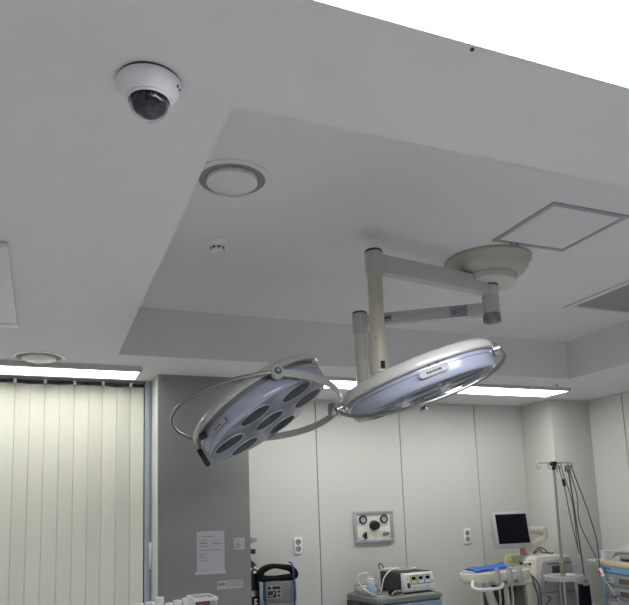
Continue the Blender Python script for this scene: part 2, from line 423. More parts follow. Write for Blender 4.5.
q.ball((.155, .0222, -.004), .01, (1, .05, 1), 10)
q.build('printed_text', 'inkgrey', s2, TB)
def column(c, ztop, zsl, zbot, rs, rt, mt, collar):
    T = Matrix.Translation((c.x, c.y, 0))
    o = MB().lathe([(rt, zbot), (rt, zsl + .002), (0, zsl + .002)], 32, T).build('column', mt, SL)
    MB().lathe([(rs - .006, zsl - .006), (rs, zsl + .012), (rs, ztop - .004), (rs - .003, ztop)], 32, T).build('sleeve', 'armgrey', o)
    MB().lathe([(rs - .001, ztop), (rs, ztop + .003), (rs - .004, ztop + .009), (0, ztop + .010)], 32, T).build('column_cap', 'greytrim', o)
    if collar:
        k = MB().lathe([(rt - .001, collar[1]), (rt + .007, collar[1] + .002), (rt + .007, collar[0] - .003), (rt + .001, collar[0])], 32, T).build('collar', mt, o)
        TC = T @ Matrix.Rotation(math.radians(-128), 4, 'Z')
        MB().lathe([(.006, 0), (.006, .002), (0, .003)], 14, TC @ Matrix.Translation((rt + .0065, 0, collar[0] - .035)) @ Matrix.Rotation(PI / 2, 4, 'Y')).build('screw', 'steel', k)
        MB().box((rt + .002, .012, collar[1] + .012), (rt + .0085, .028, collar[1] + .040), .001, TC).build('cable_port', 'black', k)
    return o
column(CA, 2.573, 2.487, 2.04, .035, .0285, 'creamy', (2.265, 2.10))
column(CB, 2.468, 2.378, 2.035, .034, .0275, 'cream', None)

def frame_from(o, x, y, z):
    return Matrix(((x[0], y[0], z[0], o[0]), (x[1], y[1], z[1], o[1]), (x[2], y[2], z[2], o[2]), (0, 0, 0, 1)))
def lamp_head(T, R, gap, depth, badge_ang, theta, phi, phi_h, ryoke, rhoop, hoop_r, arm_to, hexrot, grip, zp):
    """T: frame with +Z the beam; theta: pivot axis angle in the rim plane; phi: swing of the yoke ring towards the beam"""
    p = V((math.cos(theta), math.sin(theta), 0)); qd = V((math.sin(theta), -math.cos(theta), 0))
    sh = MB().lathe([(0, -.043 * R / .3), (R * .35, -.042 * R / .3), (R * .62, -.038 * R / .3), (R * .82, -.031 * R / .3), (R * .93, -.023), (R * .98, -.013), (R, -.002), (R, .008), (R * .985, .012), (R * .95, .012), (R * .945, .004), (R * .5, .004), (0, .004)], 72)
    lh = sh.build('lamp_head', 'shell', SL, T)
    MB().lathe([(R * .9, .004), (R * .9, gap + .012)], 64, None).build('shadow_ring', 'ventgap', lh, T)
    rb = R * .955; zf = gap + depth
    MB().lathe([(rb * .96, gap + .004), (rb * .985, gap), (rb, gap + .006), (rb * 1.0, gap + depth * .3), (rb * .985, gap + depth * .33), (rb * .99, gap + depth * .7), (rb * .985, gap + depth * .9), (rb * .97, zf), (rb * .955, zf + .002)], 72, None).build('lens_cover', 'bluebody', lh, T)
    MB().lathe([(rb * .96, zf - .012), (rb * .96, zf + .001), (rb * .94, zf + .002), (0, zf + .002)], 72).build('face_plate', 'face', lh, T)
    cen = [(0, 0)] + [(.64 * R * math.cos(hexrot + k * PI / 3), .64 * R * math.sin(hexrot + k * PI / 3)) for k in range(6)]
    rl = .215 * R
    for x, y in cen:
        TL = T @ Matrix.Translation((x, y, zf + .002))
        ln = MB().lathe([(rl, .0), (rl * .98, .0015), (rl * .7, .0022), (0, .0026)], 32).build('lens', 'lens', lh, TL)
        # the rim round each lens belongs to the lens cover
        MB().lathe([(rl * 1.07, 0), (rl * 1.05, .0035), (rl * 1.0, .0035), (rl * .99, .001)], 32).build('lens_rim', 'face', lh, TL)
    # badge on the side
    TB_ = T @ Matrix.Rotation(badge_ang, 4, 'Z') @ Matrix.Translation((rb * .99, 0, gap + depth * .45)) @ Matrix.Rotation(PI / 2, 4, 'Y')
    L2 = .045 * R / .25; hh = .011
    def pill(a, r_, n=10):
        return [(r_ * math.sin(-t), a + r_ * math.cos(t)) for t in [-PI / 2 + PI * k / n for k in range(n + 1)]] + [(r_ * math.sin(t), -a - r_ * math.cos(t)) for t in [-PI / 2 + PI * k / n for k in range(n + 1)]]
    bd = MB().prism(pill(L2 - hh, hh), 0, .0050).build('badge_rim', 'capgrey', lh, TB_)
    MB().prism(pill(L2 - hh, hh * .8), .0045, .0064).build('badge', 'badgeplate', lh, TB_)
    bp = MB()
    for k in range(6):
        w_ = (.004, .002, .003, .0025, .0025, .005)[k]
        bp.box((-.0032 + .001 * (k % 2), -.021 + k * .0072, .0064), (.0028, -.021 + k * .0072 + w_ + .0018, .0074))
    bp.build('badge_text', 'ink', lh, TB_)
    # yoke ring: flat band on one half, thin tube on the other half
    w = qd * math.cos(phi) + V((0, 0, 1)) * math.sin(phi)
    c0 = V((0, 0, zp)); nrm = p.cross(w).normalized()
    rp = R * 1.045
    band = [c0 + p * (rp * math.cos(a)) + w * (ryoke * math.sin(a)) for a in [PI * k / 40 for k in range(41)]]
    yb = MB(); yb.tube(band, 0, flat=(.009, .030), up=nrm); yb.build('yoke', 'band', lh, T)
    hp = []; wh = qd * math.cos(phi_h) + V((0, 0, 1)) * math.sin(phi_h)
    for k in range(49):
        a = PI * k / 48; sq = abs(math.sin(a))
        hp.append(c0 + p * ((rp + .006) * math.cos(a)) * (1 + .03 * math.sin(a)) - wh * (rhoop * sq))
    MB().tube(hp, hoop_r, 12).build('handle_hoop', 'hoopsteel', lh, T)
    for sg in (1, -1):
        pv = c0 + p * (sg * rp)
        kb = MB().cyl(pv - p * sg * (.05), pv + p * sg * .012, .012, n=16)
        kb.cyl(pv - p * sg * .012, pv + p * sg * .014, .025 if R > .28 else .021, n=24, bev=.003)
        kb = kb.build('pivot_knob', 'band' if R > .28 else 'chrome', lh, T)
        d1 = MB().cyl(pv + p * sg * .014, pv + p * sg * .0165, .0135, n=20, bev=.0008)
        d1.build('pivot_badge', 'teal', lh, T)
        MB().cyl(pv + p * sg * .0165, pv + p * sg * .019, .008, n=12).build('pivot_screw', 'chrome', lh, T)
    # joint from yoke middle to the column
    md = T @ (c0 + w * ryoke); wd = (T.to_3x3() @ w).normalized()
    if arm_to[1] == 'knob':
        j = MB().cyl(md - wd * .038, md - wd * .012, .030, n=28, bev=.005)
        j.cyl(md - wd * .013, md + wd * .014, .020, n=20, bev=.002)
        j.cyl(md + wd * .012, md + wd * .05, .013, n=18)
        j.build('yoke_joint', 'steel', lh)
        MB().tube(spline([md + wd * .045, md + wd * .08 + V((0, 0, -.002)), arm_to[0] + V((-.03, -.03, -.01)), arm_to[0] + V((0, 0, .02))], 8), .018, 14).build('yoke_arm', 'cream', lh)
    else:
        j = MB().tube([md - wd * .005, md + wd * .02, arm_to[0] + V((0, 0, .0)), arm_to[0] + V((0, 0, .03))], .02, 14)
        j.build('yoke_arm', 'cream', lh)
    if grip:
        a = math.radians(172)
        e = V((math.cos(a), math.sin(a), 0))
        MB().box((-.012, -.012, .0), (.014, .012, .03), .003, Matrix.Translation(e * R * .985)).build('grip_bracket', 'steel', lh, T)
        MB().cyl(e * R * .99 + V((0, 0, .03)), e * R * 1.0 + V((0, 0, .108)), .0105, n=16, bev=.003).build('grip', 'black', lh, T)
        a2 = math.radians(143); e2 = V((math.cos(a2), math.sin(a2), 0))
        MB().cyl(e2 * rb * .96 + V((0, 0, gap + .004)), e2 * (R + .012) + V((0, 0, gap + .006)), .0135, n=18, bev=.004).build('dimmer_knob', 'black', lh, T)
    else:
        # centre steriliser handle, screws by the rim
        MB().cyl((-.015, 0, zf), (-.015, 0, zf + .036), .012, .011, n=20, bev=.002).cyl((-.015, 0, zf + .036), (-.015, 0, zf + .05), .0155, n=20, bev=.003).build('handle_mount', 'chrome', lh, T)
        for da in (-.075, .03):
            a = badge_ang + da; e = V((math.cos(a), math.sin(a), 0))
            MB().cyl(e * rb * .97 + V((0, 0, gap + .005)), e * rb * 1.012 + V((0, 0, gap + .005)), .0035, n=10).build('screw', 'black', lh, T)
    return lh
TLft = frame_from((.808, 2.569, 2.049), (.7635, -.3367, .5511), (-.4401, -.8958, .0624), (.4727, -.2902, -.8321))
lamp_head(TLft, .305, .028, .058, math.radians(126), math.radians(67), math.radians(30), math.radians(23), .33, .365, .0064, (V((CB.x, CB.y, 2.035)), 'knob'), math.radians(40), True, .03)
TRgt = frame_from((1.063, 1.738, 2.004), (.7754, -.5476, .3144), (-.5526, -.8294, -.0816), (.3054, -.1104, -.9458))
lamp_head(TRgt, .245, .008, .055, math.radians(78), math.radians(-10), math.radians(-15), math.radians(-21), .275, .275, .0058, (V((CA.x, CA.y, 2.04)), 'tube'), math.radians(30), False, .012)

# ------------------------------------------------------------------ notices on the left pillar
yp = PY - .004
t = thing('paper_notice', (.88, yp, 1.28), 'large white paper notice with typed lines, taped to the dark pillar', 'notice')
MB().box((.800, yp - .0012, 1.288), (.957, yp + .0005, 1.512)).build('sheet', 'paper', t)
MB().grid(lambda u, v: V((.79 + u * .172, yp - .0016 - .006 * (1 - v) * (.6 + .4 * math.sin(u * 9)), 1.277 + v * .016)), 12, 3).build('curled_bottom', 'paper', t)
q = MB()
for (z, xa, xb, hh) in ((1.484, .83, .905, .005), (1.465, .815, .86, .004), (1.458, .87, .925, .003), (1.448, .815, .865, .006), (1.443, .882, .945, .005), (1.43, .815, .86, .004), (1.408, .822, .94, .004), (1.388, .815, .86, .004), (1.378, .815, .84, .003), (1.368, .815, .862, .004), (1.352, .815, .858, .004)):
    x = xa
    while x < xb:
        w_ = random.uniform(.003, .009); q.box((x, yp - .0016, z - hh / 2), (min(x + w_, xb), yp - .0012, z + hh / 2)); x += w_ + .002
q.build('printed_text', 'inkgrey', t)
t = thing('paper_notice', (1.047, yp, 1.40), 'small square white paper slip on the pillar, right of the large notice', 'notice')
MB().box((1.013, yp - .0012, 1.402), (1.076, yp + .0005, 1.468)).build('sheet', 'paper', t)
q = MB().box((1.03, yp - .0016, 1.452), (1.04, yp - .0012, 1.458))
for k in range(4): q.box((1.022, yp - .0016, 1.437 - k * .008), (1.045 + .006 * (k % 3), yp - .0012, 1.440 - k * .008))
q.build('printed_text', 'inkgrey', t)
t = thing('label_strip', (.987, yp, 1.19), 'horizontal white label strip low on the pillar with bold heading', 'notice')
MB().box((.913, yp - .0012, 1.19), (1.062, yp + .0005, 1.236)).build('sheet', 'paper', t)
q = MB()
for k in range(5): q.box((.918 + k * .009, yp - .0017, 1.212 - .003 * (k % 2)), (.925 + k * .009, yp - .0012, 1.224))
q.box((.970, yp - .0016, 1.192), (.972, yp - .0012, 1.234))
for k in range(4):
    x = .978
    while x < 1.055:
        w_ = random.uniform(.004, .012); q.box((x, yp - .0016, 1.228 - k * .009), (min(x + w_, 1.056), yp - .0012, 1.2315 - k * .009)); x += w_ + .003
q.build('printed_text', 'inkgrey', t)

# ------------------------------------------------------------------ sockets
def socket(x, z, label):
    t = thing('wall_socket', (x, YB, z), label, 'power socket', 'double wall sockets')
    MB().box((x - .030, YB - .011, z - .057), (x + .030, YB, z + .057), .004).build('plate', 'socket', t)
    for dz in (.023, -.023):
        T = Matrix.Translation((x, YB - .011, z + dz)) @ Matrix.Rotation(PI / 2, 4, 'X')
        k = MB().lathe([(.0205, -.001), (.0205, .0015), (.0185, .002), (.0175, .0006), (0, .0004)], 28, T).build('outlet', 'sockhole', t)
        q = MB()
        for dx in (-.0075, .0075): q.lathe([(.0035, .0006), (.0035, .0012), (0, .0012)], 10, T @ Matrix.Translation((dx, .001, 0)))
        q.build('pin_hole', 'black', k)
socket(1.636, 1.374, 'white double wall socket above the grey monitor with black handle')
socket(3.024, 1.374, 'white double wall socket left of the flat screen')

# ------------------------------------------------------------------ gas panel
t = thing('gas_panel', (2.222, YB, 1.36), 'framed cream wall panel with two pressure gauges and a black knob', 'gauge panel')
x0, x1, z0, z1 = 2.063, 2.382, 1.363, 1.592; fw = .024; y = YB
f = MB()
f.box((x0, y - .022, z0), (x1, y, z0 + fw), .005).box((x0, y - .022, z1 - fw), (x1, y, z1), .005).box((x0, y - .022, z0 + fw - .004), (x0 + fw, y, z1 - fw + .004), .005).box((x1 - fw, y - .022, z0 + fw - .004), (x1, y, z1 - fw + .004), .005)
f.build('frame', 'alu', t)
MB().box((x0 + fw - .002, y - .012, z0 + fw - .002), (x1 - fw + .002, y, z1 - fw + .002)).build('plate', 'gaugeplate', t)
yy = y - .012
for gx in (2.135, 2.305):
    T = Matrix.Translation((gx, yy, 1.530)) @ Matrix.Rotation(PI / 2, 4, 'X')
    gg = MB().lathe([(.030, 0), (.031, .012), (.0285, .015), (.021, .013), (.021, .008)], 32, T).build('gauge', 'black', t)
    MB().lathe([(.0208, .008), (.0208, .0095), (0, .0095)], 28, T).build('dial', 'dial', gg)
    MB().box((-.0012, -.004, .0096), (.0012, .015, .0108), T=T @ Matrix.Rotation(-.7 if gx < 2.2 else -1.0, 4, 'Z')).build('needle', 'black', gg)
T = Matrix.Translation((2.222, yy, 1.487)) @ Matrix.Rotation(PI / 2, 4, 'X')
kb = MB().lathe([(.036, 0), (.036, .012), (.030, .016), (.030, .045), (.026, .050), (0, .051)], 12, T).build('regulator_knob', 'black', t)
T = Matrix.Translation((2.145, yy, 1.418)) @ Matrix.Rotation(PI / 2, 4, 'X')
MB().lathe([(.016, 0), (.016, .012), (.010, .014), (0, .014)], 20, T).box((-.006, -.026, .012), (.006, .024, .032), .002, T).build('switch_lever', 'black', t)
T = Matrix.Translation((2.31, yy, 1.425)) @ Matrix.Rotation(PI / 2, 4, 'X')
MB().lathe([(.017, 0), (.017, .008), (.011, .010), (.011, .034), (.014, .035), (.014, .045), (.006, .046), (0, .046)], 20, T).build('hose_outlet', 'steel', t)
q = MB().box((2.20, yy - .0006, 1.565), (2.245, yy, 1.569))
for k in range(6): q.box((2.178 + k * .015, yy - .0006, 1.553), (2.189 + k * .015, yy, 1.558))
q.prism([(2.158, 1.553), (2.174, 1.553), (2.166, 1.567)], 0, .0006, Matrix.Translation((0, yy, 0)) @ Matrix.Rotation(PI / 2, 4, 'X'))
q.build('printed_text', 'sticker', t)
q = MB()
for xx in (x0 + .034, x1 - .034): q.cyl((xx, yy, z0 + .034), (xx, yy - .002, z0 + .034), .003, n=10)
q.build('screw', 'black', t)

# ------------------------------------------------------------------ oxygen cylinder behind pillar
t = thing('oxygen_cylinder', (1.237, 4.20, 0), 'black gas cylinder with white markings half hidden behind the pillar', 'gas cylinder')
T = Matrix.Translation((1.237, 4.20, 0))
MB().lathe([(.06, 0), (.068, .02), (.068, 1.20), (.060, 1.25), (.040, 1.29), (.018, 1.305), (.018, 1.32), (0, 1.32)], 32, T).build('tank', 'cylblack', t)
MB().lathe([(.0685, 1.085), (.0688, 1.088), (.0688, 1.118), (.0685, 1.12)], 32, T).build('band', 'steel', t)
q = MB()
for k, (a, z) in enumerate(((-95, 1.255), (-60, 1.262), (-35, 1.25), (-110, 1.23), (-70, 1.235), (-45, 1.225))):
    q.box((.060 - (.0 if z < 1.24 else .005), -.010, z - .009), (.066 - (0 if z < 1.24 else .004), .010, z + .006), T=T @ Matrix.Rotation(math.radians(a), 4, 'Z'))
q.build('white_markings', 'whiteplastic', t)
q = MB()
for k in range(3): q.box((.0678, -.012, 1.035 + k * .013), (.0692, .012 - .006 * (k % 2), 1.042 + k * .013), T=T @ Matrix.Rotation(math.radians(-68), 4, 'Z'))
q.build('printed_text', 'whiteplastic', t)
MB().cyl((1.237, 4.20, 1.32), (1.237, 4.20, 1.41), .013, n=16).cyl((1.212, 4.185, 1.365), (1.274, 4.16, 1.36), .016, n=16, bev=.003).build('valve', 'black', t)
v = MB().cyl((1.20, 4.19, 1.418), (1.284, 4.16, 1.434), .013, n=16, bev=.002).cyl((1.235, 4.185, 1.40), (1.25, 4.17, 1.45), .010, n=14)
v.build('regulator', 'chrome', t)

# ------------------------------------------------------------------ grey monitor with handle on its trolley
tr = thing('equipment_trolley', (1.43, 4.15, 0), 'grey trolley under the monitor with the black handle', 'trolley')
MB().box((1.318, 4.04, .86), (1.56, 4.345, .885), .004).box((1.296, 4.278, .862), (1.33, 4.343, .884), .002).build('shelf', 'cartgrey', tr)
MB().box((1.325, 4.06, .10), (1.54, 4.25, .86), .006).build('body', 'devgrey', tr)
for cx in (1.355, 1.515):
    for cy in (4.085, 4.225): MB().cyl((cx - .012, cy, .03), (cx + .012, cy, .03), .03, n=18).cyl((cx, cy, .03), (cx, cy, .1), .01, n=10).build('wheel', 'black', tr)
t = thing('patient_monitor', (1.41, 4.15, .885), 'grey medical monitor with keypad and thick black loop handle by the back wall', 'monitor')
Tm = rotz((1.408, 4.12, 0), -12)
MB().box((-.090, -.07, 1.045), (.107, .10, 1.172), .006, Tm).build('display_housing', 'devgrey', t)
MB().box((-.084, -.062, .885), (.104, .10, 1.043), .005, Tm).build('lower_housing', 'devpanel', t)
kp = MB().box((-.082, -.073, 1.070), (.012, -.0695, 1.152), .001, Tm).build('keypad', 'devpanel', t)
q = MB()
q.box((-.076, -.0755, 1.128), (-.056, -.0728, 1.146), .001, Tm).box((-.046, -.0755, 1.128), (.006, -.0728, 1.146), .001, Tm).box((-.076, -.0755, 1.078), (-.023, -.0728, 1.118), .001, Tm)
for z in (1.082, 1.106): q.box((-.014, -.0755, z), (.004, -.0728, z + .013), .001, Tm)
q.build('keys', 'black', kp)
q = MB()
for x, z in ((-.068, 1.085), (-.043, 1.10), (-.053, 1.086)): q.box((x, -.0765, z), (x + .010, -.0755, z + .008), T=Tm)
q.build('lit_keys', 'lightblue', kp)
q = MB()
for k in range(6): q.box((.055, -.0715, 1.078 + k * .012), (.092, -.0698, 1.082 + k * .012), T=Tm)
q.build('vent_slots', 'cartgrey', t)
q = MB()
for x in (-.065, -.02, .03, .075): q.cyl(Tm @ V((x, -.062, 1.01)), Tm @ V((x, -.068, 1.01)), .010, n=14)
q.build('port', 'black', t)
hp = spline([(-.112, -.02, 1.200), (-.112, -.02, 1.228), (-.085, -.02, 1.252), (-.03, -.02, 1.266), (.04, -.02, 1.256), (.082, -.02, 1.244), (.106, -.02, 1.212), (.092, -.02, 1.196), (.03, -.02, 1.192), (-.04, -.02, 1.190), (-.09, -.02, 1.190)], 6, True)
rr = [.0155 + .009 * max(0, math.cos(2 * PI * (k / len(hp)) - .2)) + .008 * max(0, math.cos(2 * PI * (k / len(hp) - .56))) for k in range(len(hp))]
MB().tube(hp, rr, 12, True, Tm).build('handle', 'blackrub', t)
o = MB().tube(spline([(1.478, 4.098, 1.284), (1.482, 4.064, 1.280), (1.483, 4.042, 1.24), (1.482, 4.015, 1.10), (1.472, 4.015, .98), (1.468, 4.01, .86), (1.466, 4.01, .6)], 8), .005, 8).build('cord', 'bluecord'); tag(o, 'blue cord hanging over the black handle of the grey monitor', 'cord')
t = tag(MB().box((1.300, 4.285, .8855), (1.38, 4.335, 1.14), .003).box((1.302, 4.287, 1.14), (1.378, 4.333, 1.147), .001).build('document_box', 'lightblue'), 'pale blue flat box beside the gas cylinder, behind the grey monitor', 'box')
# ------------------------------------------------------------------ central cart with electrosurgical unit
CX0, CX1, CY0, CY1, CZ = 1.903, 2.403, 3.741, 4.181, 1.058
ROT = lambda o, d: setattr(o, 'rotation_euler', (0, 0, math.radians(d)))
t = thing('supply_cart', ((CX0 + CX1) / 2, (CY0 + CY1) / 2, 0), 'grey-green cart with blue drawer fronts below the gauge panel', 'cart')
def rr_poly(x0, y0, x1, y1, r, n=6):
    out = []
    for cx, cy, a0 in ((x1 - r, y1 - r, 0), (x0 + r, y1 - r, 90), (x0 + r, y0 + r, 180), (x1 - r, y0 + r, 270)):
        for k in range(n + 1):
            a = math.radians(a0 + 90 * k / n); out.append((cx + r * math.cos(a), cy + r * math.sin(a)))
    return out
MB().prism(rr_poly(CX0, CY0, CX1, CY1, .05), CZ - .032, CZ - .008, bev=.004).build('top', 'cartgrey', t)
MB().tube([(x, y, CZ - .008) for x, y in rr_poly(CX0 + .012, CY0 + .012, CX1 - .012, CY1 - .012, .045)], .008, 10, True).build('top_rim', 'cartgrey', t)
MB().prism(rr_poly(CX0 + .012, CY0 + .02, CX1 - .012, CY1 - .01, .03), .14, CZ - .032, bev=.003).build('cabinet', 'cartgrey', t)
q = MB()
for k in range(11): q.box((CX0 + .006, CY0 + .08 + k * .032, .25), (CX0 + .014, CY0 + .096 + k * .032, CZ - .045), .001)
q.build('side_slots', 'cartdark', t)
zt = CZ - .042
for k, hh in enumerate((.14, .14, .2, .2)):
    d = MB().box((CX0 + .022, CY0 - .002, zt - hh + .006), (CX1 - .03, CY0 + .022, zt), .004).build('drawer', 'cartblue', t)
    MB().box((CX0 + .19, CY0 - .006, zt - .055), (CX0 + .32, CY0 - .001, zt - .03), .002).build('drawer_pull', 'cartdark', d)
    zt -= hh
for cx in (CX0 + .06, CX1 - .06):
    for cy in (CY0 + .07, CY1 - .07): MB().cyl((cx - .015, cy, .045), (cx + .015, cy, .045), .045, n=20).cyl((cx, cy, .05), (cx, cy, .145), .012, n=12).build('wheel', 'black', t)

ROT(t, 5)
TOP = CZ - .0072
EZ = CZ + .0006
t = thing('electrosurgical_unit', (2.305, 4.0, EZ), 'ivory-fronted electrosurgical unit with dark case on top of the cart', 'medical device')
Te = rotz((2.305, 3.885, EZ), 8)
MB().box((-.12, .03, .010), (.12, .27, .126), .005, Te).build('case', 'esubody', t)
fp = MB().prism([(-.005, .004), (-.012, .014), (.008, .114), (.016, .121), (.035, .121), (.035, .004)], -.124, .124, Te @ Matrix(((0, 0, 1, 0), (1, 0, 0, 0), (0, 1, 0, 0), (0, 0, 0, 1))), .003).build('front_panel', 'esufront', t)
# printed panels lie on the sloped front: local x along front, y up slope
Tf = Te @ Matrix.Translation((0, -.0118, .014)) @ Matrix.Rotation(math.radians(90 - 11.3), 4, 'X') @ Matrix.Scale(.95, 4, (0, 1, 0))
MB().box((-.072, .038, 0), (.098, .098, .0015), .0006, Tf, 1).build('control_overlay', 'greenblue', t)
MB().box((-.068, .042, .0015), (-.018, .094, .0022), T=Tf).build('cut_panel', 'yellow', t)
q = MB().box((-.012, .042, .0015), (.040, .094, .0022), T=Tf).box((.046, .042, .0015), (.094, .094, .0022), T=Tf)
q.build('coag_panel', 'coag', t)
q = MB()
for x in (-.060, -.002, .056): q.box((x, .068, .0022), (x + .032, .088, .003), T=Tf)
q.build('display_window', 'screen', t)
q = MB()
for x in (-.062, -.049, -.036, -.006, .010, .026, .052, .068, .082): q.box((x, .048, .0022), (x + .008, .058, .0034), T=Tf)
q.build('button', 'whiteplastic', t)
MB().box((-.104, .016, 0), (-.082, .050, .004), .001, Tf).build('power_switch', 'black', t)
MB().box((-.104, .074, 0), (-.086, .082, .0012), T=Tf).build('badge', 'trimblue', t)
q = MB()
for x in (-.05, -.032, -.005, .013, .05, .068): q.cyl(Tf @ V((x, .016, 0)), Tf @ V((x, .016, .003)), .0048, n=14)
q.cyl(Tf @ V((.108, .05, 0)), Tf @ V((.108, .05, .003)), .007, n=14)
q.build('output_jack', 'steel', t)
q = MB()
for x in (-.09, .095):
    for yv in (.05, .27): q.cyl(Te @ V((x, yv, .0)), Te @ V((x, yv, .012)), .012, n=14)
q.build('foot', 'blackrub', t)
zc = EZ + .126
pts = []
for k in range(42):
    a = 2 * PI * k / 24; r = 1 + .10 * math.sin(k * .37) - .004 * k
    pts.append((2.25 + .125 * r * math.cos(a), 4.06 + .07 * r * math.sin(a), zc + .0062 + .007 * (k / 25) + .0008 * math.sin(k * .9)))
pts = pts + [(2.20, 4.0, zc + .022), (2.13, 3.96, zc + .012), (2.08, 3.95, zc - .03), (2.065, 3.955, TOP + .05), (2.055, 3.965, TOP + .008), (2.04, 4.0, TOP + .007)]
o = MB().tube(spline(pts, 4), .0045, 8).build('tubing', 'tubing'); tag(o, 'coil of white tubing lying on top of the electrosurgical unit', 'tubing')
o = MB().tube(spline([(2.185, 4.20, zc + .006), (2.17, 4.185, zc + .035), (2.175, 4.175, zc + .046), (2.19, 4.17, zc + .03), (2.195, 4.155, zc + .005), (2.21, 4.15, zc + .005)], 6), .0045, 8).build('cable', 'cable'); tag(o, 'small dark cable loop behind the white tubing coil on the electrosurgical unit', 'cable')
# bottle on the cart
bc = V((1.955, 3.90, TOP))
t = thing('spray_bottle', bc, 'pale blue plastic bottle with two white spouts on the cart, left of the unit', 'bottle')
T = Matrix.Translation(bc)
MB().lathe([(.024, 0), (.027, .004), (.027, .085), (.024, .096), (.020, .100), (0, .100)], 28, T).build('body', 'bottle', t)
MB().lathe([(.0225, .100), (.0225, .112), (.018, .115), (0, .115)], 24, T).cyl(bc + V((-.010, 0, .113)), bc + V((-.010, 0, .128)), .005, n=12).cyl(bc + V((.010, 0, .113)), bc + V((.010, 0, .128)), .005, n=12).build('cap', 'whiteplastic', t)
q = MB().lathe([(.0273, .03), (.0275, .031), (.0275, .072), (.0273, .073)], 28, T, False, False)
q.build('label_band', 'lightblue', t)
o = MB().tube(spline([bc + V((-.010, 0, .1325)), bc + V((-.03, .0, .15)), bc + V((-.075, .01, .14)), bc + V((-.085, .01, .105)), bc + V((-.06, -.01, .06)), bc + V((-.015, -.045, .022)), bc + V((.03, -.05, .005)), bc + V((.06, -.05, .005))], 8), .0042, 8).build('tubing', 'tubing'); tag(o, 'white tube looping left from the pale blue bottle on the cart', 'tubing')
# wire rack with white box at the back left of the cart
RW = rotz((1.99, 4.02, 0), 6)
t = thing('wire_rack', (1.99, 4.02, TOP), 'small wire rack on the back left corner of the grey cart', 'rack')
for z in (.022, .055):
    MB().tube([(x, y, TOP + z) for x, y in rr_poly(-.042, -.075, .042, .10, .015, 3)], .003, 8, True).build('wire_ring', 'steel', t, RW)
for x, y in ((-.042, -.06), (-.042, .085), (.042, -.06), (.042, .085)): MB().cyl((x, y, TOP + .0015), (x, y, TOP + .055), .003, n=8).build('leg', 'steel', t, RW)
o = MB().box((-.034, -.065, TOP), (.034, .09, TOP + .05), .008).build('gauze_box', 'whiteplastic', None, RW); tag(o, 'low white box inside the wire rack on the grey cart', 'box')
# clamp-like instrument in front of unit's side
t = thing('hand_instrument', (2.11, 3.86, TOP), 'dark hand instrument with a copper screw, lying on the cart before the dark case', 'instrument')
q = MB().cyl((2.07, 3.865, TOP + .018), (2.155, 3.865, TOP + .022), .018, .012, n=16, bev=.004)  .ball((2.10, 3.865, TOP + .03), .024, (1.3, 1, .8))
q.build('body', 'blackrub', t)
MB().tube(spline([(2.065, 3.83, TOP + .008), (2.09, 3.825, TOP + .03), (2.13, 3.828, TOP + .028), (2.16, 3.84, TOP + .010)], 6), .006, 8).build('lever', 'steel', t)
MB().cyl((2.105, 3.843, TOP + .028), (2.102, 3.818, TOP + .026), .010, n=14, bev=.002).build('copper_screw', 'copper', t)

# ------------------------------------------------------------------ ultrasound console with arm-mounted screen
t = thing('ultrasound_machine', (3.13, 3.97, 0), 'beige ultrasound console with tilted flat screen and side keyboard deck', 'ultrasound machine')
A = lambda pts, z0, z1: None
XZ = Matrix(((1, 0, 0, 0), (0, 0, 1, 0), (0, 1, 0, 0), (0, 0, 0, 1)))     # prism in x,z extruded along y
body = [(2.95, .16), (3.46, .16), (3.49, .90), (3.48, 1.215), (3.455, 1.232), (3.17, 1.237), (3.145, 1.215), (3.125, 1.10), (3.11, .16)]
MB().prism([(3.15, .16), (3.50, .16), (3.53, .90), (3.52, 1.215), (3.495, 1.232), (3.222, 1.237), (3.197, 1.215), (3.165, 1.0)], 3.80, 4.14, XZ, .010).build('console_body', 'beige', t)
side = [(3.17, .16), (3.49, .16), (3.515, .90), (3.505, 1.19), (3.485, 1.208), (3.250, 1.205), (3.230, 1.18), (3.185, .90)]
sp = MB().prism(side, 3.782, 3.802, XZ, .008).build('side_panel', 'sidegrey', t)
MB().box((3.32, 3.779, 1.095), (3.43, 3.783, 1.165), .003).box((3.28, 3.778, 1.178), (3.49, 3.784, 1.184), .002).build('side_recess', 'cartdark', sp)
q = MB().box((3.20, 3.780, .985), (3.505, 3.7825, .989)).tube(spline([(3.26, 3.78, .965), (3.28, 3.778, .945), (3.26, 3.778, .925), (3.24, 3.778, .90), (3.26, 3.778, .88)], 6), .004, 8).cyl((3.255, 3.784, 1.055), (3.255, 3.779, 1.055), .006, n=12)
q.build('side_marks', 'cartdark', sp)
q = MB()
for y in (3.84, 3.935): q.box((3.180, y, 1.175), (3.197, y + .018, 1.188), .002)
q.build('port', 'black', t)
MB().cyl((3.196, 3.896, 1.186), (3.172, 3.896, 1.184), .013, n=18, bev=.002).build('power_button', 'cream', t)
# open storage bay below the deck
bw = MB().box((2.93, 3.80, .86), (3.165, 3.83, .90), .004).box((2.93, 3.80, 1.05), (3.17, 4.10, 1.075), .006).box((2.93, 3.80, .90), (2.955, 3.83, 1.05), .004).box((2.93, 3.80, .16), (3.15, 4.10, .86), .01).box((3.105, 3.80, .90), (3.165, 3.83, 1.05), .004).box((2.93, 4.085, .86), (3.165, 4.10, 1.06), .003)
bw.build('storage_bay', 'beige', t)
MB().box((2.957, 4.06, .90), (3.16, 4.084, 1.05)).box((2.957, 3.84, .862), (3.15, 4.06, .866)).box((2.932, 3.84, .90), (2.936, 4.06, 1.05)).build('bay_shade', 'black', t)  # black sheets inside the bay, shade put into their colour
MB().ball((3.02, 3.88, .91), .045, (1, .6, .9), 14).build('stored_item', 'devgrey', t)
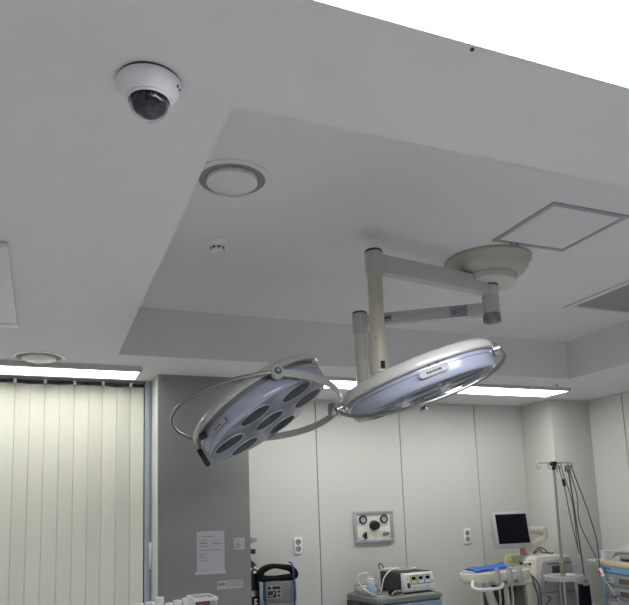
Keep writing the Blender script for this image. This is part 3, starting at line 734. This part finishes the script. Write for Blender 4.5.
# keyboard deck
def deckpoly(s=0.0):
    return [(2.60 + s, 3.83), (2.61 + s, 3.77), (2.66 + s, 3.72 + s), (3.03 - s, 3.69 + s), (3.09 - s, 3.73), (3.155 - s, 3.99), (3.12 - s, 4.02 - s), (2.68 + s, 3.95 - s), (2.62 + s, 3.89)]
TD = Matrix.Translation((0, 0, 1.118)) @ Matrix.Translation((2.8, 3.8, 0)) @ Matrix.Rotation(math.radians(-1.5), 4, 'Y') @ Matrix.Translation((-2.8, -3.8, 0))
dk = MB().prism(deckpoly(), -.018, .045, TD, .014).build('keyboard_deck', 'beige', t)
MB().prism(deckpoly(.025), .045, .053, TD, .003).build('control_surface', 'bezel', dk)
MB().box((2.95, 3.78, .053), (3.07, 3.90, .056), .001, TD).build('touch_area', 'devgrey', dk)
MB().tube(spline([(2.64, 3.76, 1.118), (2.605, 3.72, 1.078), (2.64, 3.69, 1.062), (2.76, 3.68, 1.062), (2.82, 3.695, 1.075), (2.84, 3.74, 1.11)], 8), .011, 10).build('deck_handle', 'whiteframe', dk)
MB().tube([(2.80, 3.86, 1.12), (2.86, 3.88, .97), (2.94, 3.9, .80)], .03, 14).build('deck_arm', 'cream', dk)
for k, x in enumerate((2.785, 2.885, 2.965)):
    hd = MB().box((x - .018, 3.675, 1.085), (x + .018, 3.715, 1.165), .006).cyl((x, 3.690, 1.15), (x, 3.690, 1.19), .014, .017, n=16, bev=.003).build('probe_holder', 'bezel', dk)
    if k < 2: MB().tube(spline([(x, 3.69, 1.10), (x + .004, 3.685, 1.0), (x - .006, 3.68, .85), (x + .02, 3.68, .6), (x + .08, 3.72, .42), (x + .16, 3.80, .40)], 8), .008, 8).build('probe_cable', 'cablelight', hd)
MB().tube(spline([(3.10, 3.76, 1.13), (3.14, 3.785, 1.11), (3.165, 3.79, 1.04), (3.17, 3.772, .95), (3.155, 3.772, .8)], 8), .006, 8).tube(spline([(3.10, 3.77, 1.125), (3.155, 3.785, 1.10), (3.185, 3.768, 1.03), (3.185, 3.765, .9), (3.17, 3.767, .8)], 8), .005, 8).build('deck_cable', 'cable', t)
# monitor
mc = V((3.112, 3.93, 1.422))
Tm = Matrix.Translation(mc) @ Matrix.Rotation(math.radians(-4), 4, 'Z') @ Matrix.Rotation(math.radians(-8), 4, 'X')
md = MB().box((-.150, -.02, -.127), (.150, .022, .127), .008, Tm).box((-.10, .02, -.08), (.10, .05, .08), .015, Tm).build('monitor', 'bezel', t)
MB().box((-.128, -.022, -.098), (.128, -.0195, .110), .001, Tm).build('screen', 'screen', md)
MB().box((-.02, -.024, -.131), (.05, .005, -.123), .002, Tm).build('button_strip', 'sidegrey', md)
# arm: two beams folded at the right
EL = V((3.465, 4.01, 1.375))
ar = MB().tube([mc + V((.03, .055, -.02)), mc + V((.18, .07, -.01)), EL + V((0, 0, .025))], 0, flat=(.05, .05), up=V((0, 0, 1))).build('arm_beam', 'beige', t)
MB().cyl(EL + V((0, 0, -.035)), EL + V((0, 0, .055)), .030, n=20, bev=.006).build('arm_elbow', 'beige', ar)
MB().tube([EL + V((0, 0, -.02)), EL + V((-.11, -.02, -.07)), V((3.275, 3.99, 1.262))], 0, flat=(.045, .04), up=V((0, 1, 0))).build('arm_beam', 'beige', t)
MB().cyl((3.268, 3.99, 1.235), (3.268, 3.99, 1.285), .032, .026, n=20, bev=.004).build('arm_base', 'beige', t)
MB().tube(spline([(3.29, 3.93, 1.243), (3.33, 3.92, 1.285), (3.38, 3.92, 1.275), (3.41, 3.91, 1.245), (3.45, 3.90, 1.241)], 8), .005, 8).tube(spline([(3.32, 3.95, 1.243), (3.37, 3.95, 1.27), (3.40, 3.96, 1.245), (3.46, 3.95, 1.24)], 8), .005, 8).build('monitor_cable', 'cable', t)
for cx in (3.02, 3.43):
    for cy in (3.86, 4.08): MB().cyl((cx - .02, cy, .06), (cx + .02, cy, .06), .06, n=20).cyl((cx, cy, .06), (cx, cy, .17), .015, n=12).build('wheel', 'black', t)
zd = 1.172
o = MB().grid(lambda u, v: TD @ V((2.655 + u * .27 + v * .04, 3.735 + v * .19 + .02 * u, .0555 + .006 * math.sin(6 * u + 3 * v) ** 2 + .022 * math.sin(PI * min(1, v * 1.2)) * u)), 16, 12).build('cloth', 'bluecloth')
sm = o.modifiers.new('s', 'SOLIDIFY'); sm.thickness = .006; sm.offset = 1; tag(o, 'folded bright blue cloth lying on the ultrasound keyboard deck', 'cloth')
o = MB().box((3.172, 4.02, 1.185), (3.186, 4.09, 1.238), .005).build('note_pad', 'yellownote'); tag(o, 'larger yellow-green pad on the console edge under the screen, left one', 'pad')
o = MB().box((3.172, 3.962, 1.19), (3.187, 3.998, 1.236), .005).build('note_pad', 'yellownote'); tag(o, 'smaller yellow-green pad on the console edge, between the large pad and pink piece', 'pad')
o = MB().cyl((3.235, 3.97, 1.239), (3.234, 3.97, 1.288), .022, .018, n=20, bev=.004).build('pink_cap', 'pink'); tag(o, 'small pink plastic piece under the right corner of the screen', 'cap')

# ------------------------------------------------------------------ IV pole with tray, hanging cables
px_, py_ = 3.25, 3.6
t = thing('iv_pole', (px_, py_, 0), 'steel infusion pole with hooks and round ring tray beside the ultrasound console', 'infusion stand')
MB().cyl((px_, py_, .08), (px_, py_, 1.24), .0145, n=20).build('lower_pole', 'steel', t)
MB().cyl((px_, py_, 1.24), (px_, py_, 1.86), .010, n=20).build('pole', 'steel', t)
MB().cyl((px_, py_, 1.13), (px_, py_, 1.205), .018, n=20, bev=.003).build('height_clamp', 'olive', t)
MB().cyl((px_ - .02, py_, 1.225), (px_ + .05, py_ - .02, 1.23), .009, n=14, bev=.002).build('clamp_knob', 'steel', t)
MB().lathe([(.012, 1.825), (.016, 1.845), (.026, 1.865), (.026, 1.882), (0, 1.884)], 20, Matrix.Translation((px_, py_, 0))).build('pole_head', 'black', t)
hk = []
for dx, dy in ((-.135, .0), (-.065, -.03), (.085, .03), (.150, 0)):
    s_ = 1 if dx > 0 else -1
    e = V((px_ + dx, py_ + dy, 1.872))
    MB().tube(spline([(px_, py_, 1.873), (px_ + dx * .5, py_ + dy * .5, 1.874), e, e + V((s_ * .012, 0, -.012)), e + V((s_ * .004, 0, -.035)), e + V((-s_ * .018, 0, -.036)), e + V((-s_ * .024, 0, -.018))], 6), .0038, 8).build('hook', 'steel', t)
    hk.append(e + V((s_ * -.006, 0, -.036)))
T = Matrix.Translation((px_, py_, 1.088))
ring = MB().lathe([(.098, .012), (.112, .0), (.124, .0), (.128, .006), (.128, .030), (.122, .034), (.118, .028), (.110, .014), (.104, .018)], 48, T, False, False).build('ring_tray', 'bezel', t)
MB().lathe([(.0155, .01), (.101, .010), (.101, .016), (.0155, .016)], 40, T, False, False).build('tray_plate', 'steel', t)
for dx, dy in ((.028, .02), (-.028, .01)): MB().cyl((px_ + dx, py_ + dy, .3), (px_ + dx, py_ + dy, 1.098), .008, n=12).build('brace_rod', 'steel', t)
for k in range(5):
    a = 2 * PI * k / 5 + .3; e = V((px_ + .27 * math.cos(a), py_ + .27 * math.sin(a), .06))
    lg = MB().tube([(px_, py_, .12), (px_ + .13 * math.cos(a), py_ + .13 * math.sin(a), .095), e], .012, 10).build('base_leg', 'steel', t)
    MB().cyl(e + V((-.012, 0, -.034)), e + V((.012, 0, -.034)), .026, n=18).cyl(e + V((0, 0, -.03)), e + V((0, 0, .01)), .006, n=8).build('wheel', 'black', lg)
o = MB().lathe([(.020, 0), (.026, .003), (.022, .004), (.018, .002), (0, .002)], 20, Matrix.Translation((px_ + .055, py_ - .055, 1.104))).build('tape_roll', 'whiteplastic'); tag(o, 'small white lid lying on the infusion pole ring tray', 'lid')
# ------------------------------------------------------------------ drawer cart at right wall
DX0, DX1, DY0, DY1, DZ = 0, .46, 0, .40, 1.20
TC = rotz((3.56, 3.56, 0), -104.5)     # the cart stands along the right wall, drawers facing the room
t = thing('drawer_cart', (3.68, 3.30, 0), 'grey drawer cart with sky-blue trim and cream top at the right edge', 'cart')
MB().box((DX0, DY0, .12), (DX1, DY1, DZ - .03), .006).build('cabinet', 'sidegrey', t, TC)
MB().box((DX0 - .01, DY0 - .015, DZ - .03), (DX1, DY1, DZ), .006).build('top', 'woodtop', t, TC)
MB().box((DX0 + .004, DY0 - .012, DZ - .075), (DX1, DY0 + .002, DZ - .031), .003).box((DX0 - .001, DY0 - .010, .12), (DX0 + .022, DY0 + .002, DZ - .076), .003).build('trim', 'trimblue', t, TC)
q = MB()
for k in range(7): q.box((DX0 + .03 + k * .013, DY0 - .0125, DZ - .052), (DX0 + .038 + k * .013, DY0 - .0118, DZ - .042))
q.build('trim_text', 'ink', t, TC)
zt = DZ - .08
for k, hh in enumerate((.082, .078, .15, .2, .2, .2)):
    d = MB().box((DX0 + .026, DY0 - .012, zt - hh + .004), (DX1 - .004, DY0 + .002, zt), .004).build('drawer', 'drawer', t, TC)
    MB().box((DX0 + .205, DY0 - .0135, zt - .055 if k < 2 else zt - .09), (DX0 + .32, DY0 - .011, zt - .020 if k < 2 else zt - .05), .003).build('drawer_recess', 'drawerhandle', d, TC)
    if k < 3:
        lx = DX0 + (.042, .085, .050)[k]; lw = (.098, .080, .115)[k]; lh_ = (.034, .028, .058)[k]; lz = zt - (.022, .016, .02)[k]
        lb = MB().box((lx, DY0 - .0132, lz - lh_), (lx + lw, DY0 - .0118, lz)).build('drawer_label', 'paper', d, TC)
        q = MB()
        for i in range(5): q.box((lx + .008 + i * .016, DY0 - .0138, lz - .022), (lx + .019 + i * .016 - (.004 if k == 2 else 0), DY0 - .0132, lz - .012)) if k < 2 or i < 2 else None
        q.build('label_text', 'inkgrey', lb, TC)
    zt -= hh
for cx in (DX0 + .05, DX1 - .05):
    for cy in (DY0 + .06, DY1 - .06): MB().cyl((cx - .015, cy, .045), (cx + .015, cy, .045), .045, n=20).cyl((cx, cy, .05), (cx, cy, .125), .012, n=12).build('wheel', 'black', t, TC)
MB().box((DX0 - .25, DY0 + .03, DZ - .018), (DX0 - .001, DY0 + .20, DZ - .008), .003).box((DX0 - .08, DY0 + .10, DZ - .06), (DX0 - .001, DY0 + .12, DZ - .019), .002).build('side_tray', 'whiteframe', t, TC)
XZn = Matrix(((1, 0, 0, 0), (0, 0, 1, 0), (0, 1, 0, 0), (0, 0, 0, 1)))
o = MB().prism([(-.024, 0), (.024, 0), (.029, .062), (-.029, .062)], -.030, .030, Matrix.Translation((-.075, .085, DZ - .0072)) @ XZn, .004).box((-.107, .048, DZ + .0535), (-.043, .122, DZ + .061), .003).build('white_container', 'whiteplastic', None, TC)
tag(o, 'small white plastic container beside the left end of the drawer cart top', 'container')
t = thing('tray_device', (3.66, 3.37, DZ), 'flat grey and black device on the drawer cart top under the plastic bag', 'medical device')
MB().box((.12, .06, DZ), (.40, .30, DZ + .018), .004).build('base', 'black', t, TC)
MB().prism([(.115, 0), (.405, 0), (.405, .034), (.13, .028)], .055, .305, Matrix.Translation((0, 0, DZ + .018)) @ XZ, .006).build('cover', 'devpanel', t, TC)
def film(u, v):
    x = .0 + .40 * u; y = .07 + .24 * v
    k = math.sin(PI * min(1, u + .02)) ** .35 * math.sin(PI * v) ** .6
    return V((x, y, DZ + .054 * max(0, min(1, u * 7)) + .004 + .075 * k + .008 * math.sin(17 * u + 5 * v) * k))
o = MB().grid(film, 24, 16).build('plastic_bag', 'film', None, TC); tag(o, 'crumpled clear plastic bag on the device at the right edge', 'bag')
sm = o.modifiers.new('s', 'SOLIDIFY'); sm.thickness = .001
# cables hung on the hooks
hA, hB = hk[3], hk[2]
def wire(pts, r, label, m='cable', nm='cable'):
    o = MB().tube(spline(pts, 8), r, 8).build(nm, m); return tag(o, label, 'cable', 'cables hung on the infusion pole')
def over(h, a, dx):      # up and over a hook without touching the steel
    return [h + V((-.016, dx - .004, -.022 - a)), h + V((-.010, dx, .012 + a)), h + V((.004, dx, .014 + a)), h + V((.018, dx + .003, -.03 - a))]
wire(over(hB, .0, -.012) + [V((3.385, 3.60, 1.60)), V((3.415, 3.62, 1.34)), V((3.43, 3.625, 1.25))], .0032, 'thin grey cable hanging from the infusion pole, leftmost of the drooping cables')
ox = wire(over(hB, .004, .012) + [V((3.385, 3.66, 1.72)), V((3.42, 3.67, 1.52)), V((3.475, 3.68, 1.27))], .0032, 'thin grey cable with a black ferrite block hanging from the infusion pole')
MB().cyl((3.376, 3.657, 1.765), (3.388, 3.661, 1.715), .011, n=14, bev=.003).build('ferrite_block', 'black', ox)
wire(over(hA, .0, .032) + [V((3.455, 3.665, 1.62)), V((3.487, 3.68, 1.38)), V((3.512, 3.69, 1.16)), V((3.516, 3.69, 1.086))], .0055, 'thick dark cable running from the infusion pole down to the black bag')
wire(over(hA, .002, -.014) + [V((3.475, 3.56, 1.55)), V((3.50, 3.53, 1.35)), V((3.50, 3.525, 1.21)), V((3.504, 3.527, 1.158))], .0042, 'dark cable hung on the right hook, ending at the red-white connector')
wire(over(hA, .006, .015) + [V((3.452, 3.62, 1.64)), V((3.455, 3.625, 1.47)), V((3.497, 3.60, 1.32)), V((3.525, 3.575, 1.225)), V((3.52, 3.56, 1.20))], .0038, 'dark cable crossing midway between the infusion pole and the drawer cart')
o = MB().tube(spline([(px_ + .03, py_ - .012, 1.17), (3.34, 3.57, 1.175), (3.42, 3.55, 1.172), (3.48, 3.54, 1.20), (3.505, 3.535, 1.225)], 8), .004, 8).build('tubing', 'cablelight'); tag(o, 'pale thin tubing drooping between the infusion pole and the drawer cart', 'tubing')
t = thing('sensor_lead', (3.50, 3.43, .8), 'grey lead with red-white connector and blue tip hanging before the drawer fronts', 'lead')
fl = lambda a, z, off=.045: V((3.56 - .25 * a - .968 * off, 3.56 - .968 * a + .25 * off, z))
MB().tube(spline([fl(.055, 1.135), fl(.085, 1.09), fl(.13, 1.05), fl(.20, .99), fl(.27, .93), fl(.33, .85)], 8), .006, 8).build('lead', 'cablelight', t)
MB().cyl(fl(.045, 1.150), fl(.075, 1.100), .015, .013, n=16, bev=.004).build('connector', 'whiteplastic', t)
MB().cyl(fl(.050, 1.140, .058), fl(.068, 1.112, .058), .009, n=14, bev=.003).build('red_cap', 'red', t)
MB().ball(fl(.205, .985), .013, (.8, .9, .9), 14).build('blue_tip', 'bluetip', t)
t = thing('black_bag', (3.515, 3.70, .86), 'black pouch with grey clips between the ring tray and the drawer cart', 'bag')
MB().prism([(-.045, .0), (.045, -.01), (.038, .165), (-.04, .17)], -.02, .02, Matrix.Translation((3.515, 3.70, .87)) @ XZ, .01).build('pouch', 'navy', t)
MB().tube(spline([(3.485, 3.70, 1.03), (3.49, 3.68, 1.06), (3.515, 3.685, 1.072), (3.54, 3.70, 1.05), (3.552, 3.70, 1.01)], 6), .009, 8).box((3.49, 3.672, 1.025), (3.535, 3.69, 1.05), .004).build('clip', 'sidegrey', t)

# pale grey sack in front
t = tag(MB().grid(lambda u, v: V((3.19 + .20 * u + .02 * math.sin(5 * v) * (1 - u), 3.30 + .10 * v, .0 + (.905 + .06 * math.sin(PI * min(1, u * 1.3)) ** .7 + .012 * math.sin(11 * u) + .01 * math.sin(7 * v)) * math.sin(PI * (.06 + .88 * v)) ** .25)), 20, 10).build('cloth_sack', 'bincloth'), 'pale grey cloth top just showing at the bottom edge, left of the drawer cart', 'sack')
sm = t.modifiers.new('s', 'SOLIDIFY'); sm.thickness = .004

# ------------------------------------------------------------------ near trolley with white bottles and bin
Yt = 3.30; TZ = 1.09
t = thing('supply_trolley', (.60, Yt, 0), 'white trolley carrying the white bottles, below the frame at left', 'trolley')
MB().box((.30, Yt - .17, TZ - .02), (.90, Yt + .17, TZ), .004).build('top', 'whiteframe', t)
MB().box((.32, Yt - .16, .30), (.88, Yt + .16, .32), .004).build('shelf', 'whiteframe', t)
for cx in (.33, .87):
    for cy in (Yt - .14, Yt + .14): MB().cyl((cx, cy, .05), (cx, cy, TZ - .019), .012, n=14).cyl((cx - .012, cy, .03), (cx + .012, cy, .03), .03, n=18).build('leg', 'steel', t)
def pbottle(x, y, r, h, rc, hc, label, mcap='whiteplastic', band=None):
    t = thing('white_bottle', (x, y, TZ), label, 'bottle', 'white bottles on the left trolley')
    T = Matrix.Translation((x, y, TZ))
    MB().lathe([(r - .002, 0), (r, .003), (r, h - .012), (r - .006, h - .002), (rc - .002, h), (rc - .002, h + .003), (0, h + .003)], 24, T).build('body', 'whiteplastic', t)
    MB().lathe([(rc, h + .001), (rc, h + hc - .002), (rc - .002, h + hc), (0, h + hc)], 24, T).build('cap', mcap, t)
    if band: MB().lathe([(r + .0003, h * .25), (r + .0006, h * .26), (r + .0006, h * .72), (r + .0003, h * .73)], 24, T, False, False).build('label_band', band, t)
pbottle(.428, 3.26, .026, .090, 0.0230, .025, 'leftmost white capped bottle at the bottom left edge of the pillar', band='lightblue')
pbottle(.480, 3.27, .024, .092, 0.0220, .026, 'white bottle with a dark blue band, second from left at bottom left', band='bluetip')
pbottle(.528, 3.30, .023, .105, 0.0220, .028, 'tallest white bottle of the group, in front of the pillar edge', band='pink')
pbottle(.572, 3.29, .020, .082, 0.0190, .022, 'white bottle between the tallest bottle and the pink-labelled bottle', band='paper')
pbottle(.614, 3.30, .021, .088, 0.0210, .024, 'white bottle with a pinkish label, middle of the bottom left row', band='pink')
pbottle(.656, 3.31, .019, .092, 0.0180, .026, 'white bottle directly left of the white plastic bin', band='paper')
t = thing('plastic_bin', (.748, 3.34, TZ), 'white plastic bin with rim in front of the pillar, right of the bottles', 'bin')
bx0, bx1, by0, by1, bh = .690, .797, 3.26, 3.43, .107
f = MB().box((bx0, by0, TZ), (bx1, by1, TZ + .004)).box((bx0, by1 - .004, TZ + .004), (bx1, by1, TZ + bh)).box((bx0, by0 + .004, TZ + .004), (bx0 + .004, by1 - .004, TZ + bh)).box((bx1 - .004, by0 + .004, TZ + .004), (bx1, by1 - .004, TZ + bh)).box((bx0, by0, TZ + .004), (bx1, by0 + .004, TZ + .03))
f.build('body', 'whiteplastic', t)
f = MB().box((bx0 - .006, by1 - .006, TZ + bh), (bx1 + .006, by1 + .006, TZ + bh + .01), .003).box((bx0 - .006, by0, TZ + bh), (bx0 + .006, by1 - .004, TZ + bh + .01), .003).box((bx1 - .006, by0, TZ + bh), (bx1 + .006, by1 - .004, TZ + bh + .01), .003).box((bx0 - .006, by0 - .004, TZ + bh - .006), (bx1 + .006, by0 + .008, TZ + bh + .01), .003)
f.build('rim', 'whiteplastic', t)
o = MB().box((bx0 + .010, by0 + .012, TZ + .0045), (bx1 - .03, by0 + .10, TZ + .100), .003).build('carton', 'maroon'); tag(o, 'dark red printed carton inside the white plastic bin', 'carton')

# ------------------------------------------------------------------ world, camera, view
w = bpy.data.worlds.new('world'); SC.world = w; w.use_nodes = True
w.node_tree.nodes['Background'].inputs['Color'].default_value = (.01, .012, .015, 1)
w.node_tree.nodes['Background'].inputs['Strength'].default_value = .5
cam = bpy.data.cameras.new('camera'); co = bpy.data.objects.new('camera', cam); COL.objects.link(co)
fpx, ppy, yaw, pitch, roll = 661.56, 410.04, .3916, .15225, .035428
cam.sensor_fit = 'HORIZONTAL'; cam.sensor_width = 36; cam.lens = fpx / 629 * 36
cam.shift_x = 0; cam.shift_y = (ppy - 302.5) / 629; cam.clip_start = .02
cy, sy, cp, sp_ = math.cos(yaw), math.sin(yaw), math.cos(pitch), math.sin(pitch)
F = V((sy * cp, cy * cp, sp_)); r_ = V((cy, -sy, 0)); d_ = F.cross(r_)
r2 = r_ * math.cos(roll) + d_ * math.sin(roll); d2 = -r_ * math.sin(roll) + d_ * math.cos(roll)
u2 = -d2; b2 = -F
co.matrix_world = Matrix(((r2.x, u2.x, b2.x, 0), (r2.y, u2.y, b2.y, 0), (r2.z, u2.z, b2.z, 1.6), (0, 0, 0, 1)))
SC.camera = co
SC.view_settings.view_transform = 'Standard'; SC.view_settings.look = 'None'
SC.view_settings.gamma = 1; SC.view_settings.use_curve_mapping = False
SC.view_settings.exposure = 0.0
SC.cycles.use_denoising = True
SC.cycles.max_bounces = 10; SC.cycles.diffuse_bounces = 6
